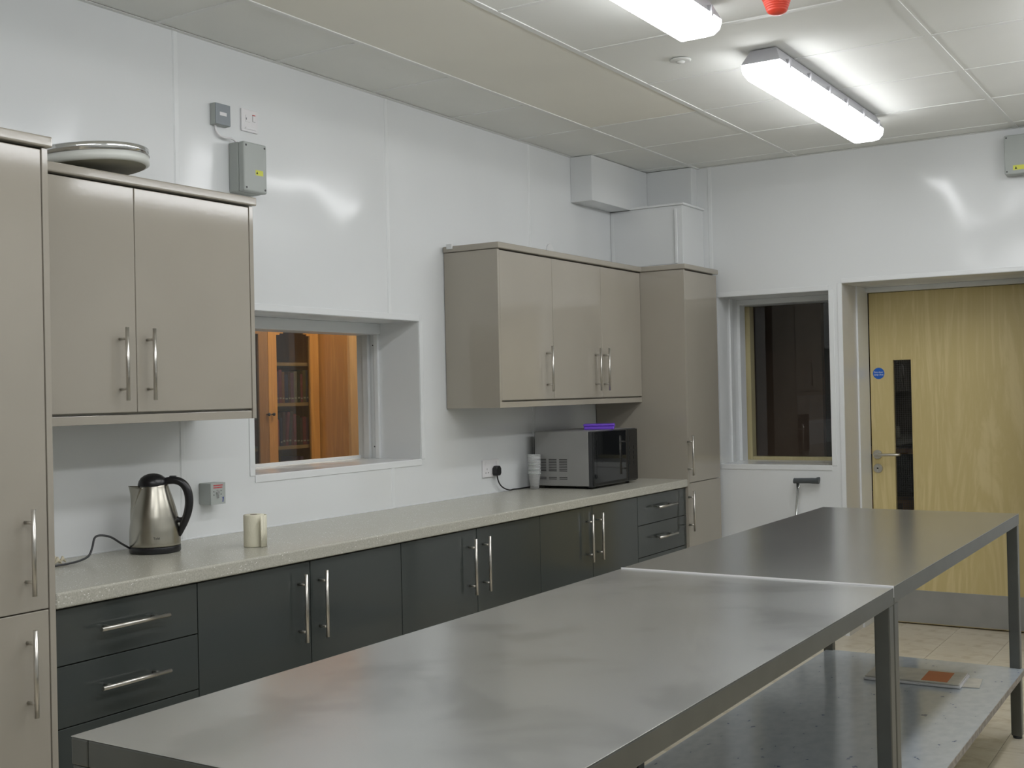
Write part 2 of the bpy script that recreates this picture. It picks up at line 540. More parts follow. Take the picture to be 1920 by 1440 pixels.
box(-.255, -.232, y1 - .018, y1 - .002, z0 + .002, z1 - .052).build('track', M['clad_trim'], wn, bevel=.002)
box(-.325, -.292, y1 - .018, y1 - .002, z0 + .002, z1 - .052).build('track', M['clad_trim'], wn, bevel=.002)
box(-.255, -.232, y0 + .002, y0 + .018, z0 + .002, z1 - .052).build('track', M['clad_trim'], wn, bevel=.002)
box(-.325, -.292, y0 + .002, y0 + .018, z0 + .002, z1 - .052).build('track', M['clad_trim'], wn, bevel=.002)
box(-TL, -TL + .012, y0 + .002, y1 - .002, z0 + .002, z0 + .016).build('sill_upstand', M['clad_trim'], wn)
for z in (1.655, 1.175):
    MB().tube([(-.272, y1 - .0035, z), (-.272, y1 - .002, z)], .0035, 8).build('screw', M['screw'], wn)
box(-.288, -.284, y0 + .002, y1 - .002, z0 + .002, z1 - .052).build('glass_pane', M['glass'], wn)

# window in the far wall
x0, x1, z0, z1 = FWIN
wn = struct('window_2', (x0, YF, z0), 'deep window beside the door in the far wall')
for sd in 'rtb':
    ring(MB(), 'y', x0, x1, z0, z1, .028, YF - .0035, YF + .001, sd).build('surround_strip', M['clad_trim'], wn, bevel=.001)
box(x0, x1, YF + .001, YF + TF, z0 - .004, z0 + .002).build('window_sill', M['clad'], wn)
box(x0, x1, YF + .001, YF + TF, z1 - .002, z1 + .004).build('head_lining', M['clad'], wn)
box(x0 - .004, x0 + .002, YF + .001, YF + TF, z0, z1).build('side_lining', M['clad'], wn)
box(x1 - .002, x1 + .004, YF + .001, YF + TF, z0, z1).build('side_lining', M['clad'], wn)
box(x0 + .002, x0 + .012, 4.80, 4.84, z0 + .002, z1 - .002).build('stop_strip', M['clad_trim'], wn, bevel=.001)
box(x0 + .002, x0 + .022, 4.93, 5.02, z0 + .002, z1 - .03).build('jamb', M['clad_trim'], wn, bevel=.002)
box(x0 + .002, x1 - .002, 4.93, YF + TF, z1 - .034, z1 - .002).build('head_frame', M['clad_trim'], wn, bevel=.002)
box(x0 + .002, x0 + .038, 5.06, 5.128, z0 + .002, z1 - .036).build('outer_jamb', M['frame_wood'], wn, label='cream wooden outer frame jamb')
box(x0 + .04, x1 - .002, 5.06, 5.128, z0 + .002, z0 + .022).build('outer_sill', M['frame_wood'], wn, label='cream wooden outer frame sill')
box(x0 + .002, x1 - .002, 5.03, 5.034, z0 + .002, z1 - .034).build('glass_pane', M['glass'], wn)

# door
x0, x1, z0, z1 = DOOR
dr = struct('door_1', (x0, 5.12, 0), 'pale ash fire door with narrow wired glass slot')
for sd in 'lt':
    ring(MB(), 'y', x0, x1, z0, z1, .024, YF - .0035, YF + .001, sd).build('surround_strip', M['clad_trim'], dr, bevel=.001)
M['reveal'] = mat('glossy_reveal', (.66, .65, .62), .22, var=.01)
box(x0 - .004, x0 + .002, YF + .001, 4.91, 0, z1).build('side_lining', M['reveal'], dr)
box(x1 - .002, x1 + .004, YF + .001, 5.13, 0, z1).build('side_lining', M['reveal'], dr)
box(x0, x1, YF + .001, 5.13, z1 - .002, z1 + .004).build('head_lining', M['clad'], dr)
box(x0 - .001, x0 + .012, 4.90, 5.12, 0, z1 - .002).build('jamb', M['clad_trim'], dr, bevel=.002)
box(x0 + .012, x1, 5.07, 5.12, z1 - .030, z1 - .002).build('head_frame', M['clad_trim'], dr, bevel=.002)
DX0, DX1, DZ1 = 1.316, 2.262, 1.966
SX0, SX1, SZ0, SZ1 = 1.443, 1.563, .480, 1.570
lf = MB()
for q in ((DX0, SX0, .008, DZ1), (SX1, DX1, .008, DZ1), (SX0, SX1, .008, SZ0), (SX0, SX1, SZ1, DZ1)):
    lf.box(q[0], q[1], 5.125, 5.169, q[2], q[3])
leaf = lf.build('door_leaf', M['door'], dr)
bead = MB()
ring(bead, 'y', SX0 + .008, SX1 - .008, SZ0 + .008, SZ1 - .008, .008, 5.121, 5.150)
bead.build('glazing_bead', M['door'], leaf, bevel=.001)
box(SX0 + .008, SX1 - .008, 5.144, 5.148, SZ0 + .008, SZ1 - .008).build('glass_pane', M['glass'], leaf)
wr = MB()
x = SX0 + .014
while x < SX1 - .008:
    wr.box(x - .0004, x + .0004, 5.1488, 5.1496, SZ0 + .008, SZ1 - .008); x += .0127
z = SZ0 + .014
while z < SZ1 - .008:
    wr.box(SX0 + .008, SX1 - .008, 5.1496, 5.1504, z - .0004, z + .0004); z += .0127
wr.build('wire_mesh', M['wire'], leaf, kind='stuff')
box(DX0 + .02, DX1 - .02, 5.1225, 5.125, .012, .203).build('kick_plate', M['kick'], dr, bevel=.0005)
hz = 1.000
MB().lathe([(.026, 5.117), (.027, 5.119), (.027, 5.125)], (1.349, 0, hz), 32, 'y').build('handle_rose', M['steel'], dr)
MB().tube([(1.349, 5.12, hz), (1.349, 5.075, hz), (1.352, 5.066, hz), (1.360, 5.062, hz), (1.478, 5.062, hz + .002), (1.487, 5.064, hz + .003), (1.490, 5.075, hz + .003)], .0085, 12).build('lever_handle', M['steel'], dr)
k = MB().lathe([(.026, 5.117), (.027, 5.119), (.027, 5.125)], (1.350, 0, hz - .083), 32, 'y').build('lock_rose', M['steel'], dr)
MB().tube([(1.350, 5.117, hz - .078), (1.350, 5.112, hz - .078)], .0085, 14).box(1.3455, 1.3545, 5.112, 5.117, hz - .10, hz - .078).build('lock_cylinder', M['chrome'], k)
sg = MB().lathe([(.034, 5.1235), (.034, 5.125)], (1.366, 0, 1.485), 40, 'y').build('fire_door_sign', M['sign_blue'], None)
tag(sg, 'round blue sign on the ash door above its lever handle', 'sign')
text_on('Fire door', .0145, '-y', (1.366, 5.1232, 1.492), M['white_ink'], sg)
text_on('keep shut', .0145, '-y', (1.366, 5.1232, 1.477), M['white_ink'], sg)

# baseboard in the far wall
bb = struct('baseboard_far', (0, YF, 0))
box(.62, 1.276, YF - .012, YF, 0, .09).build('skirting', M['clad_trim'], bb, bevel=.004)
box(2.30, XR, YF - .012, YF, 0, .09).build('skirting', M['clad_trim'], bb, bevel=.004)

# ------------------------------------------------------------------ lamps
def lamp(x, y0, y1, label):
    L = thing('batten_light', label, 'ceiling light', (x, (y0 + y1) / 2, ZC), 'fluorescent batten lights under the ceiling')
    zt, zf, zb = ZC - .002, 2.685, 2.618
    # housing: tapered tray
    mb = MB()
    a, c = .052, .0795
    pts = lambda hw, z, e: [(x - hw, y0 + e, z), (x + hw, y0 + e, z), (x + hw, y1 - e, z), (x - hw, y1 - e, z)]
    T, F_ = pts(a, zt, .035), pts(c, zf, -.0005)
    mb.quad(T)
    for k in range(4): mb.quad([T[k], T[(k + 1) % 4], F_[(k + 1) % 4], F_[k]])
    mb.quad(F_)
    mb.build('housing', M['housing'], L, bevel=.003)
    G = [(.079, zf - .0005, .0), (.079, zf - .010, .0), (.075, zf - .035, .008), (.062, zf - .058, .030), (.042, zb, .052)]
    mb = MB(); rows = [pts(*g) for g in G]
    for A, B_ in zip(rows, rows[1:]):
        for k in range(4): mb.quad([A[k], A[(k + 1) % 4], B_[(k + 1) % 4], B_[k]])
    mb.quad(rows[-1])
    mb.build('diffuser', M['diffuser'], L)
    n = 6
    for k in range(n):
        y = y0 + .10 + (y1 - y0 - .2) * k / (n - 1)
        for s in (-1, 1):
            MB().box(x + s * .072 - .004, x + s * .072 + .012 * s + .004 * s, y - .007, y + .007, zf - .014, zf + .022).build('clip', M['housing'], L, bevel=.001)
    return L
lamp(1.663, 2.395, 3.905, 'lit white batten light, whole length in view above the door side')
lamp(1.663, .295, 1.805, 'lit white batten light cut off by the top edge of the photo')
for xx, a, w_ in ((2.93, 2.325, 'right of the picture nearest the door wall'), (2.93, .225, 'right of the picture over the near table side'), (1.655, -1.9, 'behind the viewer on the cabinet side'), (2.93, -1.9, 'behind the viewer on the open side')):
    lamp(xx, a, a + 1.58, 'lit white batten light ' + w_)

sd = thing('ceiling_detector', 'flat white round detector on the ceiling between the two lights', 'detector', (1.334, 2.38, ZC))
MB().lathe([(.042, ZC), (.042, ZC - .004), (.036, ZC - .007)], (1.334, 2.38, 0), 32).build('base', M['tbar'], sd)
MB().lathe([(.018, ZC - .007), (.017, ZC - .011), (.010, ZC - .015), (.003, ZC - .016)], (1.334, 2.38, 0), 24).build('lens', M['tbar'], sd)
bc = thing('alarm_beacon', 'red ribbed alarm sounder on the ceiling', 'alarm', (1.944, 1.792, ZC))
MB().lathe([(.052, ZC), (.052, ZC - .028), (.046, ZC - .034)], (1.944, 1.792, 0), 32).build('base', M['red_lens'], bc)
prof = []
for k in range(6):
    r = .045 - .0025 * k
    prof += [(r, ZC - .034 - k * .007), (r + .0025, ZC - .0365 - k * .007), (r, ZC - .0405 - k * .007)]
prof += [(.028, ZC - .080), (.020, ZC - .084), (.010, ZC - .086), (.002, ZC - .0865)]
MB().lathe(prof, (1.944, 1.792, 0), 28).build('lens', M['red_lens'], bc)

# ------------------------------------------------------------------ kitchen units
def bar(parent, p0, p1, out, post_in=.035, r=.006):
    """bar handle p0->p1 with two posts pointing back towards the front by vector out"""
    p0, p1, out = Vector(p0), Vector(p1), Vector(out)
    d = (p1 - p0).normalized()
    mb = MB().tube([p0, p1], r, 14)
    for p in (p0 + d * post_in, p1 - d * post_in): mb.tube([p, p + out], r * .75, 10)
    return mb.build('handle', M['steel'], parent)

FX = .560           # face of base fronts
g = .0018
def base_unit(a, b_, kind, label):
    u = thing('base_cabinet', label, 'cabinet', (0, (a + b_) / 2, .14), 'dark grey base cabinets under the worktop')
    box(.02, FX - .0205, a + .0005, b_ - .0005, .14, .868).build('carcass', M['graphite_matt'], u)
    if kind == 'drawer':
        for (q0, q1, hz) in ((.714, .864, .796), (.548, .711, .635), (.145, .545, .470)):
            d = box(FX - .019, FX, a + g, b_ - g, q0, q1).build('drawer', M['graphite'], u, bevel=.0015)
            if kind == 'drawer':
                m_ = (a + b_) / 2; m_ += -.006
                bar(d, (FX + .036, m_ - .119, hz), (FX + .036, m_ + .119, hz), (-.036, 0, 0))
    else:
        m_ = (a + b_) / 2
        for s in (-1, 1):
            q = (a + g, m_ - g) if s < 0 else (m_ + g, b_ - g)
            d = box(FX - .019, FX, q[0], q[1], .145, .864).build('door', M['graphite'], u, bevel=.0015)
            hy = m_ + s * .051 - .008
            bar(d, (FX + .036, hy, .604), (FX + .036, hy, .830), (-.036, 0, 0))
    return u
base_unit(-.028, .476, 'drawer', 'dark grey drawer unit with bar handles at the near end, beside the left tall cabinet')
base_unit(.476, 1.478, 'door', 'wide dark grey two-door base cabinet next to the near drawer unit')
base_unit(1.478, 2.488, 'door', 'dark grey two-door base cabinet in the middle of the run below the power socket')
base_unit(2.488, 3.470, 'door', 'dark grey two-door base cabinet next to the far drawer unit')
base_unit(3.470, 4.082, 'drawer', 'dark grey drawer unit at the far end below the microwave')
pl = box(.48, .50, -.028, 4.082, .0, .139).build('plinth', M['graphite_matt'], None)
tag(pl, 'dark recessed plinth board under the grey base cabinets', 'plinth')
wt = box(.0005, .575, -.028, 4.083, .869, .912).build('worktop', M['worktop'], None, bevel=.006)
tag(wt, 'long pale speckled worktop running along the left wall', 'worktop')
sl = box(.0, .004, -.028, 4.083, .912, .916).build('sealant_bead', M['clad_trim'], None)
sl['kind'] = 'structure'; sl.name = 'trim_4'

def wall_unit(a, b_, fx, seams, handles, label, side):
    u = thing('wall_cabinet', label, 'cabinet', (0, (a + b_) / 2, 1.345), 'taupe gloss wall cabinets')
    box(.0035, fx - .020, a + .001, b_ - .001, 1.375, 2.088).build('carcass', M['taupe_matt'], u)
    if side: 
        lo = a if side < 0 else b_ - .018
        box(.0035, fx + .001, lo, lo + .018, 1.347, 2.088).build('end_panel', M['taupe'], u, bevel=.001)
    a2, b2 = (a + .019 if side < 0 else a), (b_ - .019 if side > 0 else b_)
    ed = [a2] + seams + [b2]
    for p, q, h in zip(ed, ed[1:], handles):
        d = box(fx - .019, fx, p + g * .6, q - g * .6, 1.381, 2.084).build('door', M['taupe'], u, bevel=.0025)
        if h is not None: bar(d, (fx + .035, h, 1.418), (fx + .035, h, 1.643), (-.035, 0, 0))
    box(.0035, fx - .003, a2, b2, 1.347, 1.374).build('light_rail', M['taupe'], u, bevel=.001)
    box(.0035, fx + .014, a - (.008 if side < 0 else 0), b_ + (.008 if side > 0 else 0), 2.090, 2.119).build('cornice', M['taupe'], u, bevel=.005)
    return u
wall_unit(-.026, 1.000, .305, [.481], [.417, .523], 'taupe two-door wall cabinet above the kettle', 1)
wall_unit(2.577, 4.082, .305, [3.082, 3.602], [3.014, 3.522, 3.618], 'taupe three-door wall cabinet above the microwave', -1)

def tall_unit(a, b_, fx, split, hy, label, panel_side, ztop=2.088):
    u = thing('tall_cabinet', label, 'cabinet', (0, (a + b_) / 2, 0), 'taupe gloss full height cabinets')
    box(.0035, fx - .020, a + .002, b_ - .002, .14, ztop).build('carcass', M['taupe_matt'], u)
    if panel_side > 0: box(.0035, fx + .001, b_ - .018, b_, 0, ztop).build('end_panel', M['taupe'], u, bevel=.001)
    else: box(.0035, fx + .001, a, a + .018, 0, ztop).build('end_panel', M['taupe'], u, bevel=.001)
    p, q = (a, b_ - .019) if panel_side > 0 else (a + .019, b_)
    d = box(fx - .019, fx, p + g, q - g, split + .0015, ztop - .004).build('door', M['taupe'], u, bevel=.0025)
    bar(d, (fx + .035, hy, split + .045), (fx + .035, hy, split + .268), (-.035, 0, 0))
    d = box(fx - .019, fx, p + g, q - g, .145, split - .0015).build('door', M['taupe'], u, bevel=.0025)
    bar(d, (fx + .035, hy, split - .266), (fx + .035, hy, split - .042), (-.035, 0, 0))
    box(.05, fx - .06, a + .002, b_ - .002, 0, .14).build('plinth', M['taupe_matt'], u)
    box(.0035, fx + .014, a - (.0 if panel_side > 0 else .008), b_ + (.008 if panel_side > 0 else 0), ztop + .002, ztop + .031).build('cornice', M['taupe'], u, bevel=.005)
    return u
tall_unit(-.630, -.030, .575, .876, -.117, 'tall taupe cabinet cut off by the left edge of the photo', 1)
tall_unit(4.085, 4.560, .575, .888, 4.085 + .0, 'tall taupe cabinet in the far corner beside the window', -1)

# ------------------------------------------------------------------ steel tables
def table(a, b_, ztop, label):
    t_ = thing('steel_table', label, 'table', (2.063, (a + b_) / 2, 0), 'stainless steel tables joined end to end')
    X0, X1 = 1.667, 2.459
    tp = MB().box(X0, X1, a, b_, ztop - .004, ztop)
    for q in ((X0, X0 + .003, a, b_), (X1 - .003, X1, a, b_), (X0 + .003, X1 - .003, a, a + .003), (X0 + .003, X1 - .003, b_ - .003, b_)):
        tp.box(*q, ztop - .045, ztop - .004)
    box(X0, X1, a, b_, ztop - .0015, ztop).build('tabletop', M['table_steel' if a < 0 else 'table_steel_far'], t_, bevel=.0008)
    for q in ((X0, X0 + .04, a, b_), (X1 - .04, X1, a, b_), (X0 + .04, X1 - .04, a, a + .04), (X0 + .04, X1 - .04, b_ - .04, b_)):
        box(*q, ztop - .045, ztop - .0015).build('apron', M['table_leg'], t_, bevel=.003)
    for lx in (X0, X1 - .042):
        for ly in (a + .0015, b_ - .042 - .0015):
            box(lx + .001, lx + .041, ly, ly + .04, .012, ztop - .045).build('leg', M['table_leg'], t_, bevel=.003)
            MB().lathe([(.016, .0), (.018, .004), (.018, .013)], (lx + .021, ly + .02, 0), 16).build('foot', M['dark_pl'], t_)
    sh = MB().prism([(X0 + .012, a + .008), (X1 + .012, a + .008), (X1 + .012, b_ - .030), (X0 + .012, b_ - .030)], 'z', .258, .280)
    sh.build('shelf', M['shelf'], t_, label='pale blue speckled board as lower shelf')
    box(X1 + .012, X1 + .0135, a + .008, b_ - .030, .257, .2795).build('shelf_edging', M['shelf_edge'], t_, label='worn chipboard edge')
    return t_
near_table = table(-.815, 1.103, .889, 'nearest long stainless steel table with smeared top')
box(1.667, 2.459, 1.1034, 1.1066, .862, .8926).build('joint_strip', M['white_pl'], near_table, label='thin white strip standing in for the edge glint at the table joint')  # white colour stands in for light caught by the table edge
table(1.107, 3.040, .891, 'far stainless steel table in front of the door')

# booklet on the shelf
bk = thing('booklet_packet', 'flat packet of booklets with an orange printed square on the lower shelf', 'booklet', (2.16, 2.66, .281), rz=math.radians(2))
box(-.20, .155, -.105, .105, .0, .010).build('bottom_booklet', M['white_pl'], bk, local=True, bevel=.003)
box(-.195, .150, -.100, .100, .0102, .016).build('top_booklet', M['booklet'], bk, local=True, bevel=.002)
box(.010, .105, -.085, .075, .0161, .0166).build('orange_panel', M['orange_print'], bk, local=True)
MB().prism([(.155, -.07), (.215, -.06), (.205, .085), (.155, .08)], 'z', .0, .002).build('loose_sheet', M['booklet'], bk, local=True)

# ------------------------------------------------------------------ things on the worktop
WZ = .9125
kt = thing('electric_kettle', 'brushed steel kettle with black handle and lid on the worktop', 'kettle', (.154, .671, WZ), rz=math.radians(32))
MB().lathe([(.080, 0), (.083, .004), (.083, .018), (.082, .021)], seg=48).build('power_base', M['black_pl'], kt, local=True)
def kr(z):
    P = [(.021, .0815), (.03, .083), (.08, .0815), (.115, .076), (.15, .067), (.18, .058), (.205, .050), (.226, .044)]
    for (z0_, r0_), (z1_, r1_) in zip(P, P[1:]):
        if z <= z1_: return r0_ + (r1_ - r0_) * (z - z0_) / (z1_ - z0_)
    return P[-1][1]
prof = []
for k in range(26):
    z = .022 + (.226 - .022) * k / 25
    prof.append(((kr(z - .006 if z > .03 else z) + kr(z) + kr(min(z + .006, .226))) / 3, z))
MB().lathe(prof, seg=56).build('body', M['kettle'], kt, local=True)
sp = MB(); rows = []
for z, tip, hw in ((.085, -.0812, .006), (.110, -.0815, .018), (.135, -.0805, .027), (.155, -.0790, .032), (.175, -.0785, .035), (.195, -.0805, .038), (.210, -.0845, .040), (.2165, -.087, .041)):
    r = kr(z)
    bx = -math.sqrt(max(r * r - hw * hw, 0)) + .002
    row = []
    for k in range(13):
        s = -1 + k / 6
        wy = hw * (abs(s) ** .9) * (1 if s > 0 else -1)
        row.append((tip + (bx - tip) * abs(s) ** 1.7, wy, z + (.004 if z > .2 else 0) * (1 - abs(s))))
    rows.append(row)
for A, B_ in zip(rows, rows[1:]):
    for k in range(12): sp.quad([A[k], A[k + 1], B_[k + 1], B_[k]], True)
o = sp.build('spout', M['kettle'], kt, local=True, weld=True)
so = o.modifiers.new('s', 'SOLIDIFY'); so.thickness = .0015
MB().lathe([(.0475, .219), (.049, .224), (.046, .236), (.039, .247), (.028, .255), (.015, .2595), (.004, .261)], (-.004, 0, 0), 40).build('lid', M['black_pl'], kt, local=True)
hp = [(.030, 0, .232), (.050, 0, .236), (.072, 0, .236), (.092, 0, .228), (.106, 0, .212), (.114, 0, .188), (.1155, 0, .160), (.111, 0, .132), (.103, 0, .108), (.093, 0, .084), (.086, 0, .062), (.083, 0, .050)]
def smooth(pts, n=4):
    pts = [Vector(p) for p in pts]; out = []
    for i in range(len(pts) - 1):
        p0, p1, p2, p3 = pts[max(i - 1, 0)], pts[i], pts[i + 1], pts[min(i + 2, len(pts) - 1)]
        for k in range(n):
            t = k / n
            out.append(.5 * ((2 * p1) + (p2 - p0) * t + (2 * p0 - 5 * p1 + 4 * p2 - p3) * t * t + (3 * p1 - p0 - 3 * p2 + p3) * t ** 3))
    out.append(pts[-1]); return out
sm = smooth(hp, 4); n = len(sm)
rad = [.0115 + .0025 * math.sin(PI * min(1, k / (n - 1) * 1.1)) if k < n * .8 else .0125 * max(.25, 1 - (k / (n - 1) - .8) * 4.0) for k in range(n)]
hd = MB().tube(sm, rad, 16)
hd.tube(smooth([(.070, 0, .110), (.082, 0, .104), (.100, 0, .106)], 3), .009, 12)
hd.build('handle', M['black_pl'], kt, local=True)
box(.052, .074, -.006, .006, .245, .252).build('lid_button', M['dark_pl'], kt, local=True, bevel=.002)
me = text_mesh('Tefal', .0105)
for v in me.vertices:
    a, b_, c = v.co
    z = .052 + b_; r = kr(z) + .0002 + c
    th = -PI / 2 + (a + .029) / r
    v.co = (r * math.cos(th), r * math.sin(th), z)
me.materials.clear(); me.materials.append(M['ink'])
o = bpy.data.objects.new('lettering', me); COL.objects.link(o); o.parent = kt
cb = [(.098, .632, WZ + .006), (.113, .600, WZ + .018), (.125, .555, WZ + .040), (.130, .510, WZ + .066), (.130, .470, WZ + .076), (.130, .448, WZ + .070), (.133, .436, WZ + .042), (.136, .420, WZ + .018), (.140, .385, WZ + .0075), (.146, .335, WZ + .0045), (.150, .285, WZ + .0045), (.152, .15, WZ + .0045), (.10, .03, WZ + .0045)]
import bmesh
rotm = Matrix.Rotation(-math.radians(32), 3, 'Z')
cbl = [rotm @ (Vector(p) - Vector((.154, .671, WZ))) for p in smooth(cb, 5)]
MB().tube(cbl, .0035, 10).build('power_cord', M['dark_pl'], kt, local=True)
ts_ = MB()
random.seed(3)
for q in range(5):
    c = Vector((.085 + random.uniform(-.02, .02), .30 + q * .014, WZ + .010)); L_ = random.uniform(.012, .02)
    ts_.tube([c + Vector((0, -L_, -.009)), c + Vector((0, 0, random.uniform(.0, .008))), c + Vector((random.uniform(-.006, .006), L_, -.009))], [.001, random.uniform(.007, .010), .001], 7)
o = ts_.build('crumpled_tissue', M['tissue'], None); tag(o, 'small crumpled cream tissue on the worktop behind the cord', 'tissue')

rl = thing('paper_roll', 'short cream paper roll standing on the worktop', 'paper roll', (.368, .912, WZ))
MB().lathe([(.012, .0), (.0335, .0), (.0345, .003), (.0345, .105), (.0335, .108), (.012, .108), (.012, .104)], (.368, .912, WZ), 40).build('roll', M['paper'], rl)
MB().lathe([(.0118, .001), (.0118, .1085)], (.368, .912, WZ), 24).build('cardboard_tube', M['card'], rl)
fl_ = MB()
arc = [(-.5 + .13 * k) for k in range(9)]
P = []
for k in range(9):
    a = math.radians(-20 + 14 * k)
    r = .0355 + .0022 * (8 - k)
    P.append((.368 + r * math.cos(a) * 1.0, .912 + r * math.sin(a)))
for p, q in zip(P, P[1:]):
    fl_.quad([(p[0], p[1], WZ + .001), (q[0], q[1], WZ + .001), (q[0], q[1], WZ + .107), (p[0], p[1], WZ + .107)], True)
o = fl_.build('loose_sheet', M['paper'], rl, fix=False)
so = o.modifiers.new('s', 'SOLIDIFY'); so.thickness = .001

# microwave
mw = thing('microwave_oven', 'grey microwave with black glass door on the worktop', 'microwave', (.400, 3.300, WZ), rz=math.radians(1.2))
D, Wd, H = .345, .535, .297
box(-D, -.028, .0, Wd, .014, H).build('casing', M['mw_side'], mw, local=True, bevel=.004)
box(-.030, -.008, .001, Wd - .001, .010, H - .001).build('front_frame', M['dark_pl'], mw, local=True, bevel=.004)
dd = box(-.010, .002, .004, Wd * .765, .016, H - .004).build('door', M['mw_black'], mw, local=True, bevel=.003)
box(.0021, .0026, .035, Wd * .70, .055, H - .045).build('door_window', M['mw_black'], dd, local=True)
cp = box(-.010, .002, Wd * .772, Wd - .004, .016, H - .004).build('control_panel', M['mw_black'], mw, local=True, bevel=.003)
for r in range(4):
    for c in range(2):
        box(.002, .0035, Wd * .80 + c * .05, Wd * .80 + c * .05 + .036, .10 + r * .028, .118 + r * .028).build('button', M['mw_black'], cp, local=True, bevel=.001)
box(.002, .003, Wd * .80, Wd * .80 + .086, .225, .255).build('display', M['mw_black'], cp, local=True)
for c in range(3):
    for r in list(range(8)) + [11, 12]:
        y_ = -D + .022 + c * .062
        box(y_, y_ + .046, -.0012, .001, .150 - r * .0085, .1535 - r * .0085).build('vent_slot', M['ink'], mw, local=True)
box(-D - .018, -D, .03, Wd - .03, .05, .28).build('rear_block', M['dark_pl'], mw, local=True, bevel=.004)  # dark block set behind the casing
for px, py in ((-.05, .04), (-.05, Wd - .04), (-.30, .04), (-.30, Wd - .04)):
    MB().lathe([(.012, 0), (.013, .014)], (px, py, 0), 14).build('foot', M['black_pl'], mw, local=True)
pb = thing('purple_box', 'flat purple plastic box lying on the microwave', 'box', (.285, 3.60, WZ + H + .0005), rz=math.radians(25))
box(-.085, .075, -.055, .055, 0, .017).build('tray', M['purple'], pb, local=True, bevel=.004)
box(-.088, .078, -.058, .058, .0175, .030).build('lid', M['purple'], pb, local=True, bevel=.005)
box(.05, .079, -.010, .010, .012, .022).build('catch', M['purple'], pb, local=True, bevel=.001)

# stack of clear cups: one cup, then copies
def cup_mb(c, z):
    mb = MB().lathe([(.0215, 0), (.0225, .001), (.0335, .080), (.0335, .082)], (c[0], c[1], z), 28, cap1=False)
    return mb
N = 15
for k in range(N):
    z = WZ + .0005 + k * .0070
    c = (.085, 3.236)
    e = thing('plastic_cup', 'clear plastic cup in the tall stack standing beside the microwave', 'cup', (c[0], c[1], z), 'stack of clear plastic cups beside the microwave') if k == 0 else None
    if k == 0:
        b1 = MB().lathe([(.0215, 0), (.0225, .001), (.0330, .080)], (0, 0, 0), 28, cap1=False).build('cup_wall', M['cup'], e, local=True)
        b2 = MB().lathe([(.0330, .079), (.0350, .0795), (.0350, .0812), (.0325, .0815)], (0, 0, 0), 28, cap0=False, cap1=False).build('rim', M['cup_rim'], e, local=True)
        root = e
    else:
        e = root.copy(); COL.objects.link(e); e.location = (c[0], c[1], z)
        for ch in (b1, b2):
            q = ch.copy(); COL.objects.link(q); q.parent = e

# ------------------------------------------------------------------ wall fittings
sk = thing('double_socket', 'white double power socket above the worktop', 'socket', (0, 2.945, 1.039))
box(.0, .009, 2.870, 3.018, .995, 1.083).build('face_plate', M['white_pl'], sk, bevel=.003)
for cy in (2.905,):
    for (dy, dz, w_, h_) in ((0, .004, .003, .008), (-.011, -.014, .007, .004), (.011, -.014, .007, .004)):
        box(.0088, .0093, cy + dy - w_ / 2, cy + dy + w_ / 2, 1.032 + dz - h_ / 2, 1.032 + dz + h_ / 2).build('pin_slot', M['ink'], sk)
for cy in (2.893, 2.995):
    box(.009, .0125, cy - .007, cy + .007, 1.056, 1.074).build('rocker', M['white_pl'], sk, bevel=.001)
pg = thing('power_plug', 'black three-pin plug pushed into the white double socket', 'plug', (.0095, 2.975, 1.025))
MB().prism([(2.950, 1.012), (2.956, 1.000), (2.990, 1.000), (2.998, 1.012), (2.998, 1.036), (2.988, 1.050), (2.962, 1.050), (2.950, 1.038)], 'x', .0095, .036).build('plug_body', M['black_pl'], pg, bevel=.005)
cb = [(.022, 2.978, 1.002), (.022, 2.980, .985), (.024, 2.992, .960), (.022, 3.02, .940), (.020, 3.060, .925), (.020, 3.10, WZ + .0045), (.020, 3.13, WZ + .006), (.018, 3.165, WZ + .0045), (.016, 3.20, WZ + .004), (.014, 3.26, WZ + .004), (.014, 3.34, WZ + .004)]
MB().tube(smooth(cb, 5), .0035, 10).build('flex', M['black_pl'], pg)

# grey junction boxes
def jbox_left(y0, y1, z0, z1, d, label):
    j = thing('junction_box', label, 'junction box', (0, (y0 + y1) / 2, (z0 + z1) / 2))
    box(0, d * .62, y0, y1, z0, z1).build('box_body', M['grey_pl'], j, bevel=.005)
    box(d * .62, d, y0, y1, z0, z1).build('cover', M['grey_pl'], j, bevel=.007)
    for yy in (y0 + .012, y1 - .012):
        for zz in (z0 + .014, z1 - .014):
            MB().tube([(d - .004, yy, zz), (d + .001, yy, zz)], .0042, 12).build('screw', M['screw'], j)
    l = box(d, d + .0006, y1 - .062, y1 - .022, (z0 + z1) / 2 - .028, (z0 + z1) / 2 - .008).build('warning_label', M['yellow'], j)
    yy = y1 - .054; zz = (z0 + z1) / 2 - .023
    MB().prism([(yy - .005, zz), (yy + .005, zz), (yy, zz + .010)], 'x', d + .0006, d + .0009).build('triangle', M['ink'], l)
    return j
jbox_left(1.190, 1.312, 2.196, 2.384, .080, 'grey junction box with yellow label on the left wall above the cabinet end')
j = thing('junction_box', 'grey junction box with yellow label on the far wall by the right edge', 'junction box', (2.275, YF, 2.60))
box(2.190, 2.375, YF - .05, YF, 2.495, 2.700).build('box_body', M['grey_pl'], j, bevel=.005)
box(2.190, 2.375, YF - .080, YF - .05, 2.495, 2.700).build('cover', M['grey_pl'], j, bevel=.007)
for xx in (2.202, 2.363):
    for zz in (2.510, 2.686):
        MB().tube([(xx, YF - .076, zz), (xx, YF - .081, zz)], .0042, 12).build('screw', M['screw'], j)
l = box(2.232, 2.290, YF - .0806, YF - .080, 2.516, 2.540).build('warning_label', M['yellow'], j)
MB().prism([(2.240, 2.520), (2.252, 2.520), (2.246, 2.535)], 'y', YF - .0809, YF - .0806).build('triangle', M['ink'], l)

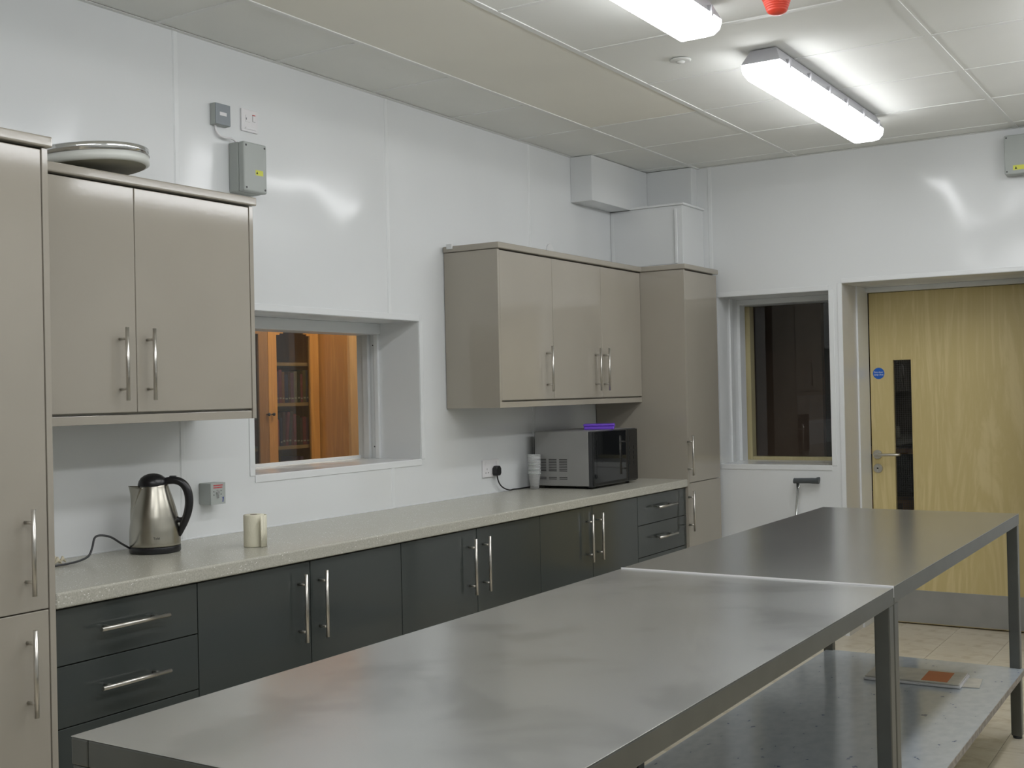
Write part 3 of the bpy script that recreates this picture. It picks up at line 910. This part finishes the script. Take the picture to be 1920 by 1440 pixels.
sw = thing('metal_clad_switch', 'small grey-faced switch box with white label, high on the left wall', 'switch', (0, 1.137, 2.478))
box(0, .026, 1.100, 1.176, 2.438, 2.518).build('back_box', M['grey_pl'], sw, bevel=.002)
box(.026, .030, 1.101, 1.175, 2.439, 2.517).build('face_plate', M['grey_front'], sw, bevel=.001)
box(.030, .0306, 1.121, 1.155, 2.473, 2.486).build('paper_label', M['white_pl'], sw)
cb = [(.010, 1.116, 2.437), (.010, 1.118, 2.420), (.012, 1.135, 2.402), (.018, 1.160, 2.396), (.022, 1.185, 2.398), (.024, 1.203, 2.390), (.024, 1.205, 2.383)]
MB().tube(smooth(cb, 5), .004, 10).build('flex', M['white_pl'], sw, label='white cable down to the junction box')
fs = thing('fused_spur_switch', 'white fused switch plate beside the grey switch box', 'switch', (0, 1.298, 2.487))
box(0, .008, 1.255, 1.343, 2.443, 2.530).build('face_plate', M['white_pl'], fs, bevel=.003)
box(.008, .012, 1.312, 1.326, 2.485, 2.508).build('rocker', M['white_pl'], fs, bevel=.001)
box(.008, .0105, 1.312, 1.326, 2.5085, 2.512).build('neon', M['red'], fs)
box(.008, .0095, 1.275, 1.300, 2.480, 2.506).build('fuse_carrier', M['white_pl'], fs, bevel=.001)
box(.0095, .0098, 1.277, 1.280, 2.488, 2.496).build('slot_mark', M['ink'], fs)
MB().prism([(1.268, 2.452), (1.330, 2.452), (1.322, 2.460), (1.276, 2.460)], 'x', .008, .011).build('cord_grip', M['white_pl'], fs, bevel=.001)

ks = thing('key_switch', 'grey key switch box with red print beside the kettle', 'switch', (0, 1.046, 1.072))
box(0, .058, 1.010, 1.082, 1.033, 1.111).build('back_box', M['grey_pl'], ks, bevel=.003)
box(.058, .061, 1.010, 1.082, 1.033, 1.111).build('face_plate', M['grey_pl'], ks, bevel=.001)
for zz in (1.102, 1.094):
    mb = MB(); yy = 1.023
    while yy < 1.066:
        wv = random.uniform(.0025, .0045)
        mb.box(.061, .0613, yy, yy + wv, zz - .0022, zz + .0022); yy += wv + .0009
    mb.build('red_print', M['red'], ks)
MB().tube([(.061, 1.043, 1.078), (.066, 1.043, 1.078)], .0075, 18).box(.061, .065, 1.039, 1.047, 1.056, 1.078).build('key_cylinder', M['chrome'], ks)
for yy, zz in ((1.025, 1.080), (1.025, 1.068), (1.060, 1.082), (1.060, 1.069)):
    box(.061, .0613, yy - .0016, yy + .0016, zz - .0022, zz + .0022).build('mark', M['ink'], ks)
MB().prism([(1.064, 1.060), (1.068, 1.052), (1.066, 1.040), (1.070, 1.040), (1.074, 1.060), (1.069, 1.056)], 'x', .061, .0613).build('blue_mark', M['blue_ink'], ks)

# ------------------------------------------------------------------ things on the wall cabinets
rd = thing('round_tin', 'large round shallow tin with silver rim on top of the left wall cabinet', 'tin', (.200, .400, 2.141))
rd.rotation_euler = (0, 0, 0)
R_ = .182
A = MB().lathe([(R_ - .012, 0), (R_, .004), (R_, .028)], seg=64).build('base_band', M['enamel'], rd, local=True)
MB().lathe([(R_ - .013, -.0006), (R_ - .02, .001)], seg=64, cap1=True).build('underside', M['tin_under'], rd, local=True)
MB().lathe([(R_ + .002, .0285), (R_ + .002, .050), (R_ - .002, .053), (R_ - .008, .053)], seg=64).build('silver_rim', M['chrome'], rd, local=True)
e2 = Vector((.775, -.632, 0))
rd.rotation_euler = Matrix.Rotation(math.radians(5.5), 3, e2).to_euler()
for (yy, zz, xx) in ((3.585, 2.195, .012),):
    o = MB().lathe([(.034, 0), (.036, .004), (.034, .008)], (0.0, yy, zz), 28, 'x').build('white_disc', M['white_rubber'], None)
    tag(o, 'small white disc on the left wall above the three-door cabinet', 'disc')
o = box(.030, .062, 2.560, 2.574, 2.104, 2.128).build('white_clip', M['white_rubber'], None, bevel=.002)
tag(o, 'small white clip at the back corner of the three-door wall cabinet', 'clip')

# walking stick leaning at the far wall
ck = thing('walking_stick', 'grey-handled metal walking stick leaning under the far window', 'walking stick', (1.00, 4.45, 0))
top = Vector((1.036, 4.585, .862)); bot = Vector((1.018, 4.46, .012))
MB().tube([top, bot], .0085, 16).build('shaft', M['chrome'], ck)
hp = [(1.012, 4.587, .875), (1.018, 4.587, .875), (1.055, 4.587, .876), (1.10, 4.588, .877), (1.142, 4.588, .877), (1.156, 4.588, .880), (1.160, 4.588, .880)]
MB().tube(smooth(hp, 3), [.0155] * 10 + [.0165] * 3 + [.019] * 6, 16).build('grip', M['grip'], ck)
MB().tube([top + Vector((.008, -.002, -.012)), top + Vector((.009, -.002, -.030))], .005, 10).build('strap_ring', M['chrome'], ck)
MB().tube([bot + Vector((0, 0, .03)), bot + Vector((0, 0, -.0115))], .013, 14).build('rubber_foot', M['grip'], ck)

# ------------------------------------------------------------------ library behind the hatch
sb = struct('wall_library')
box(-2.10, -2.0, -.5, 5.2, 0, 2.8).build('back_wall', M['cream_wall'], sb)
box(-2.0, -TL - .001, 4.95, 5.05, 0, 2.8).build('end_wall', M['cream_wall'], sb)
box(-2.0, -TL - .001, -.5, -.4, 0, 2.8).build('end_wall', M['cream_wall'], sb)
sb = struct('ceiling_library'); box(-2.1, -TL - .001, -.5, 5.2, 2.7, 2.8).build('slab', M['cream_wall'], sb)
ll = thing('fill_panel', 'unseen ceiling panel added to light the library room', 'ceiling light', (-.75, 2.97, 2.7))  # unseen source, added to brighten the cupboard and bookcase
box(-1.0, -.50, 2.55, 3.40, 2.670, 2.682).build('diffuser', M['lib_fill'], ll)
box(-1.02, -.48, 2.53, 3.42, 2.683, 2.699).build('housing', M['housing'], ll)

bcx = -1.600
by0, by1 = 2.600, 3.486
bc_ = thing('glazed_bookcase', 'wooden bookcase with two glazed doors seen through the hatch', 'bookcase', (bcx - .15, (by0 + by1) / 2, 0))
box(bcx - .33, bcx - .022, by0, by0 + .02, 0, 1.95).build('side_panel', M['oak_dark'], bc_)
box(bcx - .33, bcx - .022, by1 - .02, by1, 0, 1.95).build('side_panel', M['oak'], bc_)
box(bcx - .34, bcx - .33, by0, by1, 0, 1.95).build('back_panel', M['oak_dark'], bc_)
box(bcx - .34, bcx, by0, by1, 1.951, 1.975).build('top_panel', M['oak'], bc_)
SHELF = [.25, .80, 1.107, 1.364, 1.606]
for z in SHELF:
    box(bcx - .33, bcx - .03, by0 + .02, by1 - .02, z, z + .020).build('shelf', M['oak_pale'], bc_)
mid = 3.047
for (a, b_) in ((by0, mid - .0015), (mid + .0015, by1)):
    d = MB()
    for q in ((a, a + .070), (b_ - .075, b_)): d.box(bcx - .02, bcx, q[0], q[1], .08, 1.945)
    d.box(bcx - .02, bcx, a + .070, b_ - .075, .08, .17)
    # arched head rail
    ya, yb = a + .070, b_ - .075; n = 10
    for k in range(n):
        p, q = ya + (yb - ya) * k / n, ya + (yb - ya) * (k + 1) / n
        m_ = ((p + q) / 2 - (ya + yb) / 2) / ((yb - ya) / 2)
        d.box(bcx - .02, bcx, p, q, 1.812 - .03 * m_ * m_, 1.945)
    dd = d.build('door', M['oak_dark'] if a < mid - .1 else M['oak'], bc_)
    box(bcx - .012, bcx - .009, a + .068, b_ - .073, .165, 1.82).build('glass_pane', M['glass_tint'], dd)
    hy = mid + (-.018 if a < mid - .1 else .022)
    MB().lathe([(.004, bcx), (.004, bcx + .012), (.010, bcx + .016), (.010, bcx + .022), (.004, bcx + .026)], (0, hy, 1.320), 14, 'x').build('knob', M['black_pl'], dd)
BC = [((.10, .05, .04), 'brown'), ((.03, .05, .04), 'dark green'), ((.25, .23, .18), 'cream'), ((.28, .06, .08), 'crimson'), ((.03, .04, .10), 'navy'), ((.16, .12, .05), 'ochre'), ((.07, .07, .07), 'black'), ((.20, .10, .16), 'mauve'), ((.10, .13, .18), 'slate blue'), ((.30, .12, .04), 'rust')]
BM = [mat('book_' + n.replace(' ', '_'), c, .5, var=.15, scale=30) for c, n in BC]
PG = mat('book_pages', (.5, .47, .38), .9)
SN = {1.107: 'middle', 1.364: 'upper', .80: 'lower'}
random.seed(11)
def book(y, z, w_, h_, k, lean, label, group, dpt=.16):
    e = thing('book', label, 'book', (bcx - .045, y, z + (w_ * abs(math.sin(lean)) + .0005)), group)
    e.rotation_euler = (lean, 0, 0)
    box(-dpt, 0, 0, w_, 0.0005, h_).build('cover', BM[k], e, local=True)
    box(-.0, .0006, w_ * .15, w_ * .85, h_ * .12, h_ * .17).build('spine_band', PG, e, local=True)
    return e
for z, nm in ((1.364, 'upper'), (1.107, 'middle'), (.80, 'lower')):
    y = 3.155 if z > 1.2 else 3.185
    seq = 0; last = None
    while y < by1 - .05:
        w_ = random.uniform(.018, .032); h_ = random.uniform(.165, .205) if z > 1 else random.uniform(.14, .24)
        k = random.randrange(len(BM))
        if k == last: k = (k + 3) % len(BM)
        last = k
        lean = -.10 if (seq in (2, 3) and nm == 'middle') else 0
        extra = abs(math.sin(lean)) * h_
        if y + w_ + extra > by1 - .025: break
        pos = 'leftmost' if seq == 0 else ('%s from the left' % ['', 'second', 'third', 'fourth', 'fifth', 'sixth', 'seventh', 'eighth', 'ninth', 'tenth', 'eleventh', 'twelfth', 'thirteenth', 'fourteenth', 'fifteenth'][seq])
        book(y, z + .020, w_, h_, k, lean, '%s book, %s on the %s shelf behind the right glazed door' % (BC[k][1], pos, nm), 'books in the glazed bookcase')
        y += w_ + .002 + (extra if seq == 3 else 0); seq += 1
    # left door
    y = 2.80; seq = 0
    while y < 2.985:
        w_ = random.uniform(.022, .034); k = (seq * 3 + int(z * 10)) % len(BM)
        if y + w_ > 3.0: break
        book(y, z + .020, w_, random.uniform(.15, .19), k, 0, '%s book, %s on the %s shelf behind the left glazed door' % (BC[k][1], ['leftmost', 'second from the left', 'third from the left', 'fourth from the left', 'fifth from the left', 'sixth from the left', 'seventh from the left', 'eighth from the left', 'ninth from the left'][seq], nm), 'books in the glazed bookcase')
        y += w_ + .002; seq += 1
M['orange_file'] = mat('orange_file', (.50, .10, .03), .5)
e = thing('lever_arch_file', 'orange file standing at the left of the middle bookcase shelf', 'file', (bcx - .045, 3.132, 1.127))
box(-.2, 0, 0, .045, .0005, .16).build('cover', M['orange_file'], e, local=True, bevel=.002)
MB().tube([(0, .0225, .04), (.001, .0225, .04)], .008, 14).build('finger_ring', M['screw'], e, local=True)

wd = thing('wooden_wardrobe', 'orange beech cupboard side and front seen through the hatch', 'cupboard', (-1.5, 3.95, 0))
box(-1.95, -1.385, 3.500, 3.520, 0, 2.15).build('side_panel', M['oak'], wd)
box(-1.95, -1.385, 4.28, 4.30, 0, 2.15).build('side_panel', M['oak'], wd)
box(-1.95, -1.385, 3.520, 4.28, 2.13, 2.15).build('top_panel', M['oak'], wd)
box(-1.95, -1.94, 3.520, 4.28, 0, 2.13).build('back_panel', M['oak_dark'], wd)
d = box(-1.384, -1.364, 3.502, 3.899, .08, 2.148).build('door', M['oak_pale'], wd, bevel=.001)
bar(d, (-1.335, 3.86, 1.0), (-1.335, 3.86, 1.15), (-.03, 0, 0))
d = box(-1.384, -1.364, 3.902, 4.298, .08, 2.148).build('door', M['oak_pale'], wd, bevel=.001)
bar(d, (-1.335, 3.94, 1.0), (-1.335, 3.94, 1.15), (-.03, 0, 0))
box(-1.9, -1.42, 3.53, 4.27, 0, .08).build('plinth', M['oak_dark'], wd)

# ------------------------------------------------------------------ dark room behind the far wall
sb = struct('wall_corridor')
box(-.9, .655, 6.30, 6.36, 0, 2.8).build('brown_partition', M['brown_wall'], sb, label='dark brown wall seen through the far window')
box(-1.0, -.9, 5.14, 9.0, 0, 2.8).build('side_wall', M['dark_wall'], sb)
box(3.4, 3.5, 5.14, 9.0, 0, 2.8).build('side_wall', M['dark_wall'], sb)
box(-1.0, 3.5, 8.9, 9.0, 0, 2.8).build('end_wall', M['dark_wall'], sb)
sb = struct('ceiling_corridor'); box(-1.0, 3.5, 5.14, 9.0, 2.72, 2.8).build('slab', M['dark_wall'], sb)
ct = thing('wooden_side_table', 'brown wooden table in the dark room seen through the door glass', 'table', (1.05, 6.95, 0))
box(.70, 1.55, 6.80, 7.2, .905, .945).build('tabletop', M['oak'], ct, bevel=.003)
box(.72, 1.53, 7.14, 7.16, .60, .905).build('back_rail', M['dark_pl'], ct)
for px in (.72, 1.49):
    for py in (6.82, 7.14): box(px, px + .04, py, py + .04, 0, .905).build('leg', M['oak_dark'], ct)
box(.76, 1.49, 6.84, 7.13, .54, .565).build('shelf', M['oak'], ct)
box(.77, 1.02, 6.86, 7.12, .25, .54).build('drawer', M['oak'], ct)
box(1.06, 1.30, 6.86, 7.12, .25, .54).build('drawer', M['oak'], ct)
